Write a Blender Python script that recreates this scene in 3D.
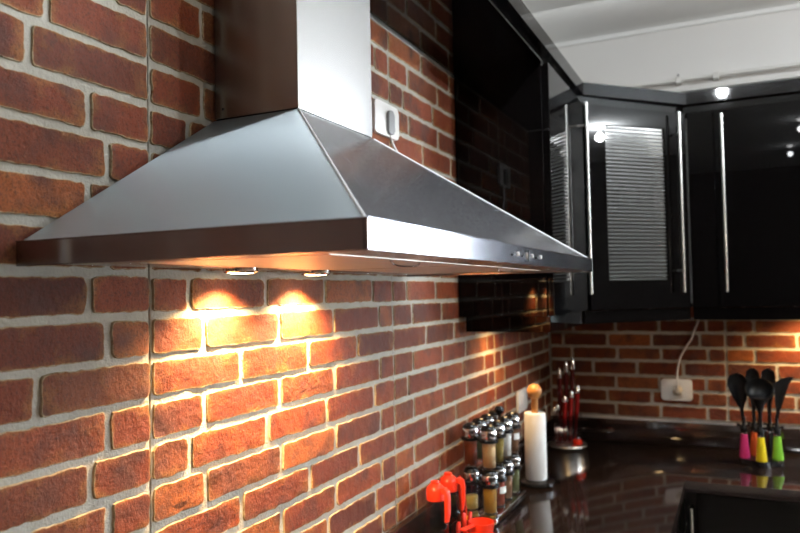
import bpy, bmesh, math, random
from mathutils import Vector, Matrix, noise
R = math.radians
random.seed(7)
for o in list(bpy.data.objects): bpy.data.objects.remove(o)
scene = bpy.context.scene
C = scene.collection

# ------------------------------------------------------------------ camera
EYE = Vector((0.8173, 0.0, 1.60))
YAW, PITCH, ROLL = R(25.211), R(2.0525), R(-1.0938)
cam_d = bpy.data.cameras.new('camera'); cam = bpy.data.objects.new('camera', cam_d); C.objects.link(cam)
fw = Vector((-math.sin(YAW)*math.cos(PITCH), math.cos(YAW)*math.cos(PITCH), math.sin(PITCH)))
rt = Vector((math.cos(YAW), math.sin(YAW), 0)); up = rt.cross(fw)
ir = rt*math.cos(ROLL)+up*math.sin(ROLL); iu = up*math.cos(ROLL)-rt*math.sin(ROLL)
M3 = Matrix((ir, iu, -fw)).transposed()
cam.matrix_world = Matrix.Translation(EYE) @ M3.to_4x4()
cam_d.sensor_width = 36; cam_d.lens = 711.68*36/800; cam_d.clip_start = .02
cam_d.dof.use_dof = True; cam_d.dof.focus_distance = 1.22; cam_d.dof.aperture_fstop = 4.8
scene.camera = cam
# ------------------------------------------------------------------ view
vs = scene.view_settings
vs.view_transform = 'Standard'; vs.look = 'None'; vs.gamma = 1; vs.use_curve_mapping = False
vs.exposure = 0.0
# ------------------------------------------------------------------ world: daylight outside the window
world = bpy.data.worlds.new('daylight'); scene.world = world; world.use_nodes = True
bg = world.node_tree.nodes['Background']; bg.inputs[0].default_value = (.80, .90, 1.0, 1); bg.inputs[1].default_value = 42.0

def add_light(name, kind, loc, power, color, parent=None, rot=(0, 0, 0), **kw):
    d = bpy.data.lights.new(name, kind); d.energy = power; d.color = color
    for k, v in kw.items(): setattr(d, k, v)
    o = bpy.data.objects.new(name, d); C.objects.link(o)
    o.rotation_euler = rot
    if parent is not None:
        o.parent = parent; o.location = Vector(loc)-wloc(parent)
    else: o.location = loc
    return o
HOOD_LAMP_W, PUCK_W = 78.0, 26.0
WARM = (1.0, .64, .29); COOL = (.93, .97, 1.0)

# ------------------------------------------------------------------ helpers
WL = {}
def wloc(o): return WL.get(o.name, Vector((0, 0, 0)))
def tag(o, label=None, cat=None, group=None, kind=None):
    if label: o['label'] = label
    if cat: o['category'] = cat
    if group: o['group'] = group
    if kind: o['kind'] = kind
    return o
def thing(name, loc, label, cat, group=None):
    o = bpy.data.objects.new(name, None); C.objects.link(o); o.empty_display_size = .05
    o.location = loc; WL[o.name] = Vector(loc)
    return tag(o, label, cat, group)
def link_mesh(name, me, mat, loc, parent=None):
    o = bpy.data.objects.new(name, me); C.objects.link(o)
    if mat is not None:
        if not me.materials: me.materials.append(mat)
        elif me.materials[0] != mat:
            o.material_slots[0].link = 'OBJECT'; o.material_slots[0].material = mat
    o.location = Vector(loc)
    WL[o.name] = Vector(loc)
    if parent is not None:
        o.parent = parent; o.location = Vector(loc)-wloc(parent)
    return o
def obj(name, bm, mat, parent=None, smooth=False):
    """bm in world coordinates -> one mesh object with its origin at the middle of its box"""
    bmesh.ops.recalc_face_normals(bm, faces=bm.faces[:])
    xs = [v.co for v in bm.verts]
    lo = Vector([min(c[i] for c in xs) for i in range(3)]); hi = Vector([max(c[i] for c in xs) for i in range(3)])
    c = (lo+hi)/2
    for v in bm.verts: v.co -= c
    me = bpy.data.meshes.new(name); bm.to_mesh(me); bm.free()
    if smooth:
        for p in me.polygons: p.use_smooth = True
        try: me.set_sharp_from_angle(angle=R(40))
        except Exception: pass
    return link_mesh(name, me, mat, c, parent)
def box(bm, x0, x1, y0, y1, z0, z1, bev=0, seg=2):
    r = bmesh.ops.create_cube(bm, size=1)
    vs_ = r['verts']
    for v in vs_:
        v.co = Vector((x0+(v.co.x+.5)*(x1-x0), y0+(v.co.y+.5)*(y1-y0), z0+(v.co.z+.5)*(z1-z0)))
    if bev:
        es = list({e for v in vs_ for e in v.link_edges})
        bmesh.ops.bevel(bm, geom=es, offset=bev, segments=seg, affect='EDGES', profile=.5)
    return vs_
def Box(name, x0, x1, y0, y1, z0, z1, mat, parent=None, bev=0, seg=2):
    bm = bmesh.new(); box(bm, x0, x1, y0, y1, z0, z1, bev, seg)
    return obj(name, bm, mat, parent, smooth=bool(bev))
def xform(bm, verts, m):
    for v in verts: v.co = m @ v.co
def lathe(bm, prof, c, seg=24, m=None):
    """prof: list of (r,z); around z through c"""
    rings = []; c = Vector(c)
    for r, z in prof:
        if r < 1e-6: rings.append([bm.verts.new(Vector((0, 0, z)))])
        else: rings.append([bm.verts.new(Vector((r*math.cos(2*math.pi*k/seg), r*math.sin(2*math.pi*k/seg), z))) for k in range(seg)])
    for a, b in zip(rings[:-1], rings[1:]):
        for k in range(seg):
            k2 = (k+1) % seg
            if len(a) == 1 and len(b) == 1: continue
            if len(a) == 1: bm.faces.new((a[0], b[k], b[k2]))
            elif len(b) == 1: bm.faces.new((a[k], a[k2], b[0]))
            else: bm.faces.new((a[k], a[k2], b[k2], b[k]))
    vs_ = [v for r in rings for v in r]
    for v in vs_:
        if m is not None: v.co = m @ v.co
        v.co += c
    return vs_
def Lathe(name, prof, c, mat, parent=None, seg=24, m=None):
    bm = bmesh.new(); lathe(bm, prof, c, seg, m); return obj(name, bm, mat, parent, smooth=True)
def tube(bm, pts, rad, seg=10, caps=True):
    pts = [Vector(p) for p in pts]; n = len(pts)
    rads = rad if isinstance(rad, (list, tuple)) else [rad]*n
    rings = []; prev = None
    for i, p in enumerate(pts):
        t = (pts[min(i+1, n-1)]-pts[max(i-1, 0)]).normalized()
        if prev is None: a = t.orthogonal().normalized()
        else: a = (prev-t*prev.dot(t)).normalized()
        prev = a; b = t.cross(a)
        rings.append([bm.verts.new(p+(a*math.cos(2*math.pi*k/seg)+b*math.sin(2*math.pi*k/seg))*rads[i]) for k in range(seg)])
    for r0, r1 in zip(rings[:-1], rings[1:]):
        for k in range(seg): bm.faces.new((r0[k], r0[(k+1) % seg], r1[(k+1) % seg], r1[k]))
    if caps: bm.faces.new(rings[0][::-1]); bm.faces.new(rings[-1])
    return [v for r in rings for v in r]
def Tube(name, pts, rad, mat, parent=None, seg=10):
    bm = bmesh.new(); tube(bm, pts, rad, seg); return obj(name, bm, mat, parent, smooth=True)
def spline(pts, n=8):
    P = [Vector(p) for p in pts]; out = []
    for i in range(len(P)-1):
        p0, p1, p2, p3 = P[max(i-1, 0)], P[i], P[i+1], P[min(i+2, len(P)-1)]
        for k in range(n):
            t = k/n
            out.append(.5*((2*p1)+(p2-p0)*t+(2*p0-5*p1+4*p2-p3)*t*t+(3*p1-p0-3*p2+p3)*t**3))
    out.append(P[-1]); return out
def prism(bm, poly, h0, h1, fn, bev=0):
    """poly in 2D (a,b) extruded between heights h0..h1; fn(a,b,h)->world"""
    lo = [bm.verts.new(fn(a, b, h0)) for a, b in poly]; hi = [bm.verts.new(fn(a, b, h1)) for a, b in poly]
    n = len(poly)
    bm.faces.new(lo[::-1]); bm.faces.new(hi)
    for k in range(n): bm.faces.new((lo[k], lo[(k+1) % n], hi[(k+1) % n], hi[k]))
    if bev:
        es = list({e for v in lo+hi for e in v.link_edges})
        bmesh.ops.bevel(bm, geom=es, offset=bev, segments=2, affect='EDGES', profile=.5)
def rrect(w, h, r, n=5, cx=0, cy=0):
    out = []
    for sx, sy, a0 in ((1, 1, 0), (-1, 1, 90), (-1, -1, 180), (1, -1, 270)):
        for k in range(n+1):
            a = R(a0+90*k/n); out.append((cx+sx*(w/2-r)+r*math.cos(a), cy+sy*(h/2-r)+r*math.sin(a)))
    return out

# ------------------------------------------------------------------ materials
def new_mat(name):
    m = bpy.data.materials.new(name); m.use_nodes = True
    nt = m.node_tree; b = nt.nodes['Principled BSDF']; return m, nt, b
def N(nt, t, **kw):
    n = nt.nodes.new(t)
    for k, v in kw.items(): setattr(n, k, v)
    return n
def simple(name, col, rough=.5, metal=0, bump=0, bscale=60, var=0, coat=0, spec=.5, trans=0, ior=1.45, vscale=12):
    m, nt, b = new_mat(name)
    b.inputs['Base Color'].default_value = (*col, 1); b.inputs['Roughness'].default_value = rough
    b.inputs['Metallic'].default_value = metal; b.inputs['Specular IOR Level'].default_value = spec
    b.inputs['Transmission Weight'].default_value = trans; b.inputs['IOR'].default_value = ior
    if coat: b.inputs['Coat Weight'].default_value = coat; b.inputs['Coat Roughness'].default_value = .03
    tc = N(nt, 'ShaderNodeTexCoord')
    if var:
        nz = N(nt, 'ShaderNodeTexNoise'); nz.inputs['Scale'].default_value = vscale; nz.inputs['Detail'].default_value = 5
        nt.links.new(tc.outputs['Object'], nz.inputs['Vector'])
        mx = N(nt, 'ShaderNodeMix', data_type='RGBA')
        mx.inputs[6].default_value = (*[c*(1-var) for c in col], 1); mx.inputs[7].default_value = (*[min(1, c*(1+var)) for c in col], 1)
        nt.links.new(nz.outputs['Fac'], mx.inputs[0]); nt.links.new(mx.outputs[2], b.inputs['Base Color'])
    if bump:
        nz = N(nt, 'ShaderNodeTexNoise'); nz.inputs['Scale'].default_value = bscale; nz.inputs['Detail'].default_value = 4
        nt.links.new(tc.outputs['Object'], nz.inputs['Vector'])
        bp = N(nt, 'ShaderNodeBump'); bp.inputs['Strength'].default_value = bump; bp.inputs['Distance'].default_value = .002
        nt.links.new(nz.outputs['Fac'], bp.inputs['Height']); nt.links.new(bp.outputs[0], b.inputs['Normal'])
    return m
def ramp(nt, stops):
    r = N(nt, 'ShaderNodeValToRGB'); e = r.color_ramp.elements
    while len(e) < len(stops): e.new(.5)
    for k, (p, c) in enumerate(stops): e[k].position = p; e[k].color = (*c, 1)
    return r
def brick_material():
    m, nt, b = new_mat('fired_brick'); L = nt.links.new
    oi = N(nt, 'ShaderNodeObjectInfo'); tc = N(nt, 'ShaderNodeTexCoord')
    sc = N(nt, 'ShaderNodeVectorMath', operation='SCALE'); sc.inputs[0].default_value = (9, 5, 7); L(oi.outputs['Random'], sc.inputs['Scale'])
    ad = N(nt, 'ShaderNodeVectorMath', operation='ADD'); L(tc.outputs['Object'], ad.inputs[0]); L(sc.outputs[0], ad.inputs[1])
    base = ramp(nt, [(0, (.085, .020, .010)), (.3, (.16, .032, .012)), (.55, (.22, .045, .014)), (.78, (.105, .027, .013)), (1, (.31, .086, .022))])
    L(oi.outputs['Random'], base.inputs[0])
    n1 = N(nt, 'ShaderNodeTexNoise'); n1.inputs['Scale'].default_value = 22; n1.inputs['Detail'].default_value = 8; n1.inputs['Roughness'].default_value = .65; L(ad.outputs[0], n1.inputs['Vector'])
    n2 = N(nt, 'ShaderNodeTexNoise'); n2.inputs['Scale'].default_value = 95; n2.inputs['Detail'].default_value = 6; n2.inputs['Roughness'].default_value = .7; L(ad.outputs[0], n2.inputs['Vector'])
    n3 = N(nt, 'ShaderNodeTexNoise'); n3.inputs['Scale'].default_value = 15; n3.inputs['Detail'].default_value = 4; L(ad.outputs[0], n3.inputs['Vector'])
    def mixc(fac, a, c):
        x = N(nt, 'ShaderNodeMix', data_type='RGBA'); L(fac, x.inputs[0]); L(a, x.inputs[6]); x.inputs[7].default_value = (*c, 1); return x.outputs[2]
    r1 = ramp(nt, [(.50, (0, 0, 0)), (.64, (.65, .65, .65))]); L(n1.outputs['Fac'], r1.inputs[0])
    ae = N(nt, 'ShaderNodeAttribute'); ae.attribute_name = 'edge'
    ea = N(nt, 'ShaderNodeMath', operation='MULTIPLY_ADD'); L(ae.outputs['Fac'], ea.inputs[0]); ea.inputs[1].default_value = .55; L(n1.outputs['Fac'], ea.inputs[2])
    re = ramp(nt, [(.58, (0, 0, 0)), (.82, (.62, .62, .62))]); L(ea.outputs[0], re.inputs[0])
    c = mixc(re.outputs[0], base.outputs[0], (.28, .125, .030))
    n4 = N(nt, 'ShaderNodeTexNoise'); n4.inputs['Scale'].default_value = 260; n4.inputs['Detail'].default_value = 3; L(ad.outputs[0], n4.inputs['Vector'])
    r5 = ramp(nt, [(.35, (.55, .55, .55)), (.5, (0, 0, 0))]); L(n4.outputs['Fac'], r5.inputs[0])
    c = mixc(r5.outputs[0], c, (.05, .016, .008))
    r2 = ramp(nt, [(.32, (.85, .85, .85)), (.50, (0, 0, 0))]); L(n3.outputs['Fac'], r2.inputs[0])
    c = mixc(r2.outputs[0], c, (.075, .026, .018))
    r3 = ramp(nt, [(.56, (0, 0, 0)), (.70, (.7, .7, .7))]); L(n2.outputs['Fac'], r3.inputs[0])
    c = mixc(r3.outputs[0], c, (.055, .022, .014))
    at = N(nt, 'ShaderNodeAttribute'); at.attribute_name = 'edge'
    ml = N(nt, 'ShaderNodeMath', operation='MULTIPLY'); L(at.outputs['Fac'], ml.inputs[0]); L(n2.outputs['Fac'], ml.inputs[1])
    r4 = ramp(nt, [(.30, (0, 0, 0)), (.52, (.9, .9, .9))]); L(ml.outputs[0], r4.inputs[0])
    c = mixc(r4.outputs[0], c, (.42, .34, .22))
    L(c, b.inputs['Base Color'])
    b.inputs['Roughness'].default_value = .62; b.inputs['Specular IOR Level'].default_value = .22
    mu = N(nt, 'ShaderNodeMath', operation='MULTIPLY_ADD'); L(n1.outputs['Fac'], mu.inputs[0]); mu.inputs[1].default_value = 2.2; L(n2.outputs['Fac'], mu.inputs[2])
    bp = N(nt, 'ShaderNodeBump'); bp.inputs['Strength'].default_value = .9; bp.inputs['Distance'].default_value = .0024
    L(mu.outputs[0], bp.inputs['Height']); L(bp.outputs[0], b.inputs['Normal'])
    return m
def steel(name, col, rough, axis=None, amp=.12, wide=0, aniso=0, wr=.55, tz=False):
    m, nt, b = new_mat(name); L = nt.links.new
    b.inputs['Base Color'].default_value = (*col, 1); b.inputs['Metallic'].default_value = 1
    tc = N(nt, 'ShaderNodeTexCoord'); mp = N(nt, 'ShaderNodeMapping'); L(tc.outputs['Object'], mp.inputs[0])
    s = [420, 420, 420]
    if axis is not None: s[axis] = 6
    mp.inputs['Scale'].default_value = s
    nz = N(nt, 'ShaderNodeTexNoise'); nz.inputs['Scale'].default_value = 1; nz.inputs['Detail'].default_value = 3; L(mp.outputs[0], nz.inputs['Vector'])
    mr = N(nt, 'ShaderNodeMapRange'); mr.inputs['To Min'].default_value = rough*(1-amp*2); mr.inputs['To Max'].default_value = rough*(1+amp*2)
    L(nz.outputs['Fac'], mr.inputs['Value']); L(mr.outputs[0], b.inputs['Roughness'])
    bp = N(nt, 'ShaderNodeBump'); bp.inputs['Strength'].default_value = amp; bp.inputs['Distance'].default_value = .0006
    L(nz.outputs['Fac'], bp.inputs['Height']); L(bp.outputs[0], b.inputs['Normal'])
    if aniso:
        b.inputs['Anisotropic'].default_value = aniso
        ge = N(nt, 'ShaderNodeNewGeometry'); cr_ = N(nt, 'ShaderNodeVectorMath', operation='CROSS_PRODUCT'); cr_.inputs[0].default_value = (0, 0, 1)
        L(ge.outputs['True Normal'], cr_.inputs[1]); c2_ = N(nt, 'ShaderNodeVectorMath', operation='CROSS_PRODUCT'); L(ge.outputs['True Normal'], c2_.inputs[0]); L(cr_.outputs[0], c2_.inputs[1])
        L((c2_ if tz else cr_).outputs[0], b.inputs['Tangent'])
    if wide:
        g = N(nt, 'ShaderNodeBsdfGlossy'); g.inputs['Color'].default_value = (*col, 1); g.inputs['Roughness'].default_value = wr
        mx = N(nt, 'ShaderNodeMixShader'); mx.inputs[0].default_value = wide
        L(b.outputs[0], mx.inputs[1]); L(g.outputs[0], mx.inputs[2]); L(mx.outputs[0], nt.nodes['Material Output'].inputs[0])
    return m
def granite():
    m, nt, b = new_mat('black_granite'); L = nt.links.new
    tc = N(nt, 'ShaderNodeTexCoord')
    v = N(nt, 'ShaderNodeTexVoronoi'); v.inputs['Scale'].default_value = 260; L(tc.outputs['Object'], v.inputs['Vector'])
    r = ramp(nt, [(0, (.26, .20, .18)), (.18, (.055, .036, .030)), (.42, (.015, .010, .009))]); L(v.outputs['Distance'], r.inputs[0])
    n = N(nt, 'ShaderNodeTexNoise'); n.inputs['Scale'].default_value = 70; n.inputs['Detail'].default_value = 5; L(tc.outputs['Object'], n.inputs['Vector'])
    x = N(nt, 'ShaderNodeMix', data_type='RGBA'); x.inputs[6].default_value = (.013, .0085, .0075, 1); L(n.outputs['Fac'], x.inputs[0]); L(r.outputs[0], x.inputs[7])
    L(x.outputs[2], b.inputs['Base Color']); b.inputs['Roughness'].default_value = .07; b.inputs['Specular IOR Level'].default_value = .85
    return m
def striped_glass():
    """clear pane with narrow frosted white bands"""
    m, nt, b = new_mat('banded_glass'); L = nt.links.new
    tc = N(nt, 'ShaderNodeTexCoord'); sx = N(nt, 'ShaderNodeSeparateXYZ'); L(tc.outputs['Object'], sx.inputs[0])
    mu = N(nt, 'ShaderNodeMath', operation='MULTIPLY'); mu.inputs[1].default_value = 68; L(sx.outputs[2], mu.inputs[0])
    fr = N(nt, 'ShaderNodeMath', operation='FRACT'); L(mu.outputs[0], fr.inputs[0])
    r = ramp(nt, [(0, (0, 0, 0)), (.42, (0, 0, 0)), (.50, (1, 1, 1)), (.92, (1, 1, 1)), (1, (0, 0, 0))]); L(fr.outputs[0], r.inputs[0])
    out = nt.nodes['Material Output']
    tr = N(nt, 'ShaderNodeBsdfTransparent'); tr.inputs[0].default_value = (.80, .84, .84, 1)
    gl = N(nt, 'ShaderNodeBsdfGlossy'); gl.inputs['Roughness'].default_value = .03
    fz = N(nt, 'ShaderNodeFresnel'); fz.inputs[0].default_value = 1.5
    m1 = N(nt, 'ShaderNodeMixShader'); L(fz.outputs[0], m1.inputs[0]); L(tr.outputs[0], m1.inputs[1]); L(gl.outputs[0], m1.inputs[2])
    b.inputs['Base Color'].default_value = (.12, .127, .125, 1); b.inputs['Roughness'].default_value = .35
    df = N(nt, 'ShaderNodeMixShader'); df.inputs[0].default_value = .78; L(tr.outputs[0], df.inputs[1]); L(b.outputs[0], df.inputs[2])
    m2 = N(nt, 'ShaderNodeMixShader'); L(r.outputs[0], m2.inputs[0]); L(m1.outputs[0], m2.inputs[1]); L(df.outputs[0], m2.inputs[2])
    L(m2.outputs[0], out.inputs[0]); return m
def facing_mix(nt, lo=.035, hi=.75):
    lw = N(nt, 'ShaderNodeLayerWeight'); lw.inputs[0].default_value = .5
    pw = N(nt, 'ShaderNodeMath', operation='POWER'); nt.links.new(lw.outputs['Facing'], pw.inputs[0]); pw.inputs[1].default_value = 4
    ma = N(nt, 'ShaderNodeMath', operation='MULTIPLY_ADD'); nt.links.new(pw.outputs[0], ma.inputs[0]); ma.inputs[1].default_value = hi; ma.inputs[2].default_value = lo
    return ma.outputs[0]
def thin_glass(name, col=(.96, .97, .97), rough=.02):
    m, nt, b = new_mat(name); L = nt.links.new; out = nt.nodes['Material Output']
    tr = N(nt, 'ShaderNodeBsdfTransparent'); tr.inputs[0].default_value = (*col, 1)
    gl = N(nt, 'ShaderNodeBsdfGlossy'); gl.inputs['Roughness'].default_value = rough
    mx = N(nt, 'ShaderNodeMixShader'); L(facing_mix(nt), mx.inputs[0]); L(tr.outputs[0], mx.inputs[1]); L(gl.outputs[0], mx.inputs[2]); L(mx.outputs[0], out.inputs[0])
    return m
def emit(name, col, s):
    m, nt, b = new_mat(name)
    b.inputs['Base Color'].default_value = (*col, 1); b.inputs['Emission Color'].default_value = (*col, 1); b.inputs['Emission Strength'].default_value = s
    return m
MB = brick_material()
MORTAR = simple('lime_mortar', (.385, .365, .315), .9, bump=.9, bscale=180, var=.22, vscale=30)
PLASTER = simple('white_plaster', (.74, .735, .72), .85, bump=.12, bscale=90)
CEIL = simple('ceiling_paint', (.84, .855, .85), .9, bump=.08)
TILE = simple('floor_tile', (.36, .30, .25), .35, var=.12)
BLACK = simple('black_gloss_lacquer', (.0025, .0022, .0022), .012, spec=.24)
BLACKE = simple('black_board_edge', (.005, .0045, .0045), .04, spec=.4)
CARC = simple('cabinet_inside', (.30, .28, .26), .6)
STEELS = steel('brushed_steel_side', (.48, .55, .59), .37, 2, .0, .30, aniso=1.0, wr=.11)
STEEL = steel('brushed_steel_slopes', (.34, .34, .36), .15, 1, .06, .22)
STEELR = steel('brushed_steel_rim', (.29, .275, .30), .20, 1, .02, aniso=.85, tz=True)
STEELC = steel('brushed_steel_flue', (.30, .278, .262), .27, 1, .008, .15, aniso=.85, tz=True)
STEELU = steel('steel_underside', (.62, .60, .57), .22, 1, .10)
CHROME = simple('chrome', (.78, .78, .80), .10, 1)
ALU = simple('satin_aluminium', (.78, .78, .76), .30, 1)
GRAN = granite()
GLASSB = striped_glass()
GLASS = thin_glass('clear_glass')
WHITEP = simple('white_plastic', (.78, .76, .73), .32)
CREAMP = simple('cream_plastic', (.62, .56, .46), .4)
GREYP = simple('grey_plastic', (.26, .26, .26), .4)
BLACKP = simple('black_plastic', (.012, .012, .013), .24)
BLACKS = simple('black_silicone', (.007, .007, .0075), .38, spec=.3)
REDP = simple('red_plastic', (.80, .045, .018), .28)
REDD = simple('dark_red_handle', (.055, .004, .004), .20)
WOOD = simple('turned_wood', (.46, .20, .06), .38, var=.2, vscale=40)
PAPER = simple('paper_towel', (.82, .82, .81), .95, bump=.5, bscale=260)
RAIL = simple('white_conduit', (.70, .69, .66), .45)

# ------------------------------------------------------------------ the room shell
D = 3.40
CEILZ = 2.86
def struct(o): o['kind'] = 'structure'; return o
X1, Y0 = 4.8, -2.4
struct(Box('floor', -.15, X1, Y0, D+.12, -.05, 0, TILE))
struct(Box('ceiling', -.15, X1, Y0, D+.12, CEILZ, CEILZ+.06, CEIL))
struct(Box('wall_right', X1, X1+.1, Y0, D+.12, 0, CEILZ, simple('taupe_paint', (.04, .034, .03), .8)))
struct(Box('wall_rear', -.15, X1, Y0-.1, Y0, 0, CEILZ, simple('dark_brown_paint', (.035, .026, .022), .8)))
wall_left = struct(Box('wall_left', -.13, -.012, Y0, D+.12, 0, CEILZ, PLASTER))
WX0, WX1, WZ0, WZ1 = 1.50, 2.55, 1.02, 2.42
bm = bmesh.new(); y0, y1 = D+.012, D+.13
box(bm, -.012, WX0, y0, y1, 0, CEILZ); box(bm, WX1, X1, y0, y1, 0, CEILZ)
box(bm, WX0, WX1, y0, y1, 0, WZ0); box(bm, WX0, WX1, y0, y1, WZ1, CEILZ)
wall_back = struct(obj('wall_back', bm, PLASTER))
w = bpy.data.objects.new('window_1', None); C.objects.link(w); w.location = ((WX0+WX1)/2, D+.07, WZ0); WL[w.name] = w.location.copy(); struct(w)
bm = bmesh.new()
for a, b_, c, d in ((WX0, WX0+.05, WZ0, WZ1), (WX1-.05, WX1, WZ0, WZ1), (WX0, WX1, WZ0, WZ0+.05), (WX0, WX1, WZ1-.05, WZ1), ((WX0+WX1)/2-.03, (WX0+WX1)/2+.03, WZ0, WZ1)):
    box(bm, a, b_, D+.05, D+.10, c, d)
obj('window_frame', bm, WHITEP, w)
for a, b_ in ((WX0+.05, (WX0+WX1)/2-.03), ((WX0+WX1)/2+.03, WX1-.05)):
    Box('pane', a, b_, D+.072, D+.078, WZ0+.05, WZ1-.05, GLASS, w)
# stepped plaster cornice along the back wall and the left wall
prof = [(0, 2.764), (.010, 2.764), (.014, 2.771), (.014, 2.783), (.026, 2.788)]+[(.026+.22*math.sin(R(a)), CEILZ-.002-(CEILZ-2.79)*math.cos(R(a))) for a in range(10, 91, 10)]+[(.246, CEILZ), (0, CEILZ)]
bm = bmesh.new(); prism(bm, prof, 0, X1, lambda a, b, h: Vector((h-.012, D+.012-a, b))); struct(obj('trim_1', bm, CEIL, None, True))

# ------------------------------------------------------------------ brick panels
def brick_mesh(w, h, mapf, proud=.0075, seedv=0):
    """rounded uneven block, local coords: a along the wall, b up, c out of the wall"""
    rnd = random.Random(seedv)
    r = min(.0055, h*.16)*rnd.uniform(.7, 1.5); n = 2
    pts = []
    nx = max(4, int(w/.010)); ny = 5
    a0, b0 = w/2, h/2
    def arc(cx, cy, s):
        for k in range(n+1):
            t = R(s+90*k/n); pts.append((cx+r*math.cos(t), cy+r*math.sin(t)))
    arc(a0-r, b0-r, 0)
    for k in range(1, nx): pts.append((a0-r-(2*(a0-r))*k/nx, b0))
    arc(-a0+r, b0-r, 90)
    for k in range(1, ny): pts.append((-a0, b0-r-(2*(b0-r))*k/ny))
    arc(-a0+r, -b0+r, 180)
    for k in range(1, nx): pts.append((-a0+r+(2*(a0-r))*k/nx, -b0))
    arc(a0-r, -b0+r, 270)
    for k in range(1, ny): pts.append((a0, -b0+r+(2*(b0-r))*k/ny))
    off = Vector((rnd.uniform(0, 50), rnd.uniform(0, 50), rnd.uniform(0, 50)))
    bm = bmesh.new(); lay = bm.verts.layers.float.new('edge')
    def jit(a, b, s, f=90):
        v = noise.noise_vector(Vector((a*f, b*f, 0))+off)+.8*noise.noise_vector(Vector((a*32, b*32, 9))+off); return a+v.x*s, b+v.y*s
    rings = []
    for sc, dep, ed in ((1.0, -.006, 1), (.998, proud*.55, 1), (.972, proud*.93, .95), (.90, proud, .35), (.72, proud, .16), (.36, proud, 0)):
        ring = []
        for a, b in pts:
            inset = (1-sc)*h/2 if sc > .8 else None
            if inset is not None:
                aa = a-math.copysign(min(inset, abs(a)), a); bb = b-math.copysign(min(inset, abs(b)), b)
            else: aa, bb = a*(1-(1-sc)*.55) if abs(a) > abs(b) else a*(1-(1-sc)*.55), b*sc
            aa, bb = jit(aa, bb, .0024 if sc > .9 else .0010)
            d = dep + (noise.noise(Vector((aa*38, bb*38, 3))+off)*.0016 if dep > 0 else 0)
            v = bm.verts.new(mapf(aa, bb, d)); v[lay] = ed; ring.append(v)
        rings.append(ring)
    for r0, r1 in zip(rings[:-1], rings[1:]):
        for k in range(len(pts)): bm.faces.new((r0[k], r0[(k+1) % len(pts)], r1[(k+1) % len(pts)], r1[k]))
    bm.faces.new(rings[-1])
    me = bpy.data.meshes.new('brick')
    bmesh.ops.recalc_face_normals(bm, faces=bm.faces[:]); bm.to_mesh(me); bm.free()
    for p in me.polygons: p.use_smooth = True
    me.set_sharp_from_angle(angle=R(32))
    return me
LEFTMAP = lambda a, b, c: Vector((c, a, b))
BACKMAP = lambda a, b, c: Vector((a, -c, b))
cnt = [0]
def lay_panel(wall, s0, s1, rows, zlines, left=True, labels=None, hidden=None):
    """rows: list of joint positions for every course"""
    bm = bmesh.new(); g = .0010 if left and (abs(s0-.830) < .01 or abs(s1-.830) < .01) else .0002
    if left: box(bm, -.012, -.0025, s0+g, s1-g, zlines[0], zlines[-1], .001, 1)
    else: box(bm, s0+g, s1-g, D+.0025, D+.012, zlines[0], zlines[-1], .001, 1)
    panel = obj('brick_panel', bm, MORTAR, wall)
    for i, js in enumerate(rows):
        za, zb_ = zlines[i], zlines[i+1]
        ed = [s0] + sorted(j for j in js if s0+.03 < j < s1-.03) + [s1]
        for a, b_ in zip(ed[:-1], ed[1:]):
            rnd = random.Random(cnt[0]*13+5); cnt[0] += 1
            ja = .0055 if a != s0 else .0042; jb = .0055 if b_ != s1 else .0042
            ja *= rnd.uniform(.8, 1.25); jb *= rnd.uniform(.8, 1.25); jz = .0058*rnd.uniform(.8, 1.25); jz2 = .0058*rnd.uniform(.8, 1.25)
            w_, h_ = (b_-jb)-(a+ja), (zb_-jz2)-(za+jz)
            if w_ < .012: continue
            cc, cz = ((b_-jb)+(a+ja))/2, ((zb_-jz2)+(za+jz))/2
            if hidden and hidden(cc, cz): continue
            me = brick_mesh(w_, h_, LEFTMAP if left else BACKMAP, .0034*rnd.uniform(.7, 1.3), cnt[0])
            loc = Vector((-.0025, cc, cz)) if left else Vector((cc, D+.0025, cz))
            link_mesh('brick', me, MB, loc, panel)
    return panel
ZL = [.925, .99, 1.054, 1.119, 1.183, 1.247, 1.311, 1.376, 1.441, 1.506, 1.571, 1.636, 1.701, 1.766, 1.832, 1.898, 1.964, 2.032, 2.100, 2.168, 2.236, 2.302]
PAT = {'A': (.122, .342, .551, .775), 'B': (.085, .298, .515, .742), 'C': (.219, .445, .660)}
TYPE = 'BABACABACABABABACABAC'[1:]
TYPES = ['C', 'A', 'B', 'A', 'C', 'A', 'B', 'A', 'C', 'A', 'B', 'A', 'B', 'A', 'B', 'A', 'C', 'A', 'B', 'A', 'C']
OVER = {(0, 15): (.18, .40, .62), (0, 16): (.20, .42, .648), (0, 17): (.10, .32, .54, .76)}
SEAM = [-.884, -.027, .830, 1.687, 2.541, 3.3985]
for p in range(5):
    a, b_ = SEAM[p], SEAM[p+1]
    rows = []
    for k, t in enumerate(TYPES):
        js = OVER.get((p-1, k)) or [a+q for q in PAT[t]]
        rows.append(js)
    # bricks that stay behind the flue, the cabinet or the worktop upstand are left out
    lay_panel(wall_left, a, b_, rows, ZL, True,
              hidden=lambda y, z: z < .985 or (y > 2.26 and z > 1.54) or y < -.60)
ZB = [1.011-.0, 1.073, 1.136, 1.2, 1.267, 1.329, 1.394, 1.455, 1.518]
BL = [[.11, .303, .497, .69], [.07, .265, .461, .665], [.11, .305, .494, .687], [.01, .204, .401, .597], [.108, .314, .505, .698], [.069, .272, .465, .667], [.117, .31, .498, .694], [.07, .272, .465, .667]]
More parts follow.
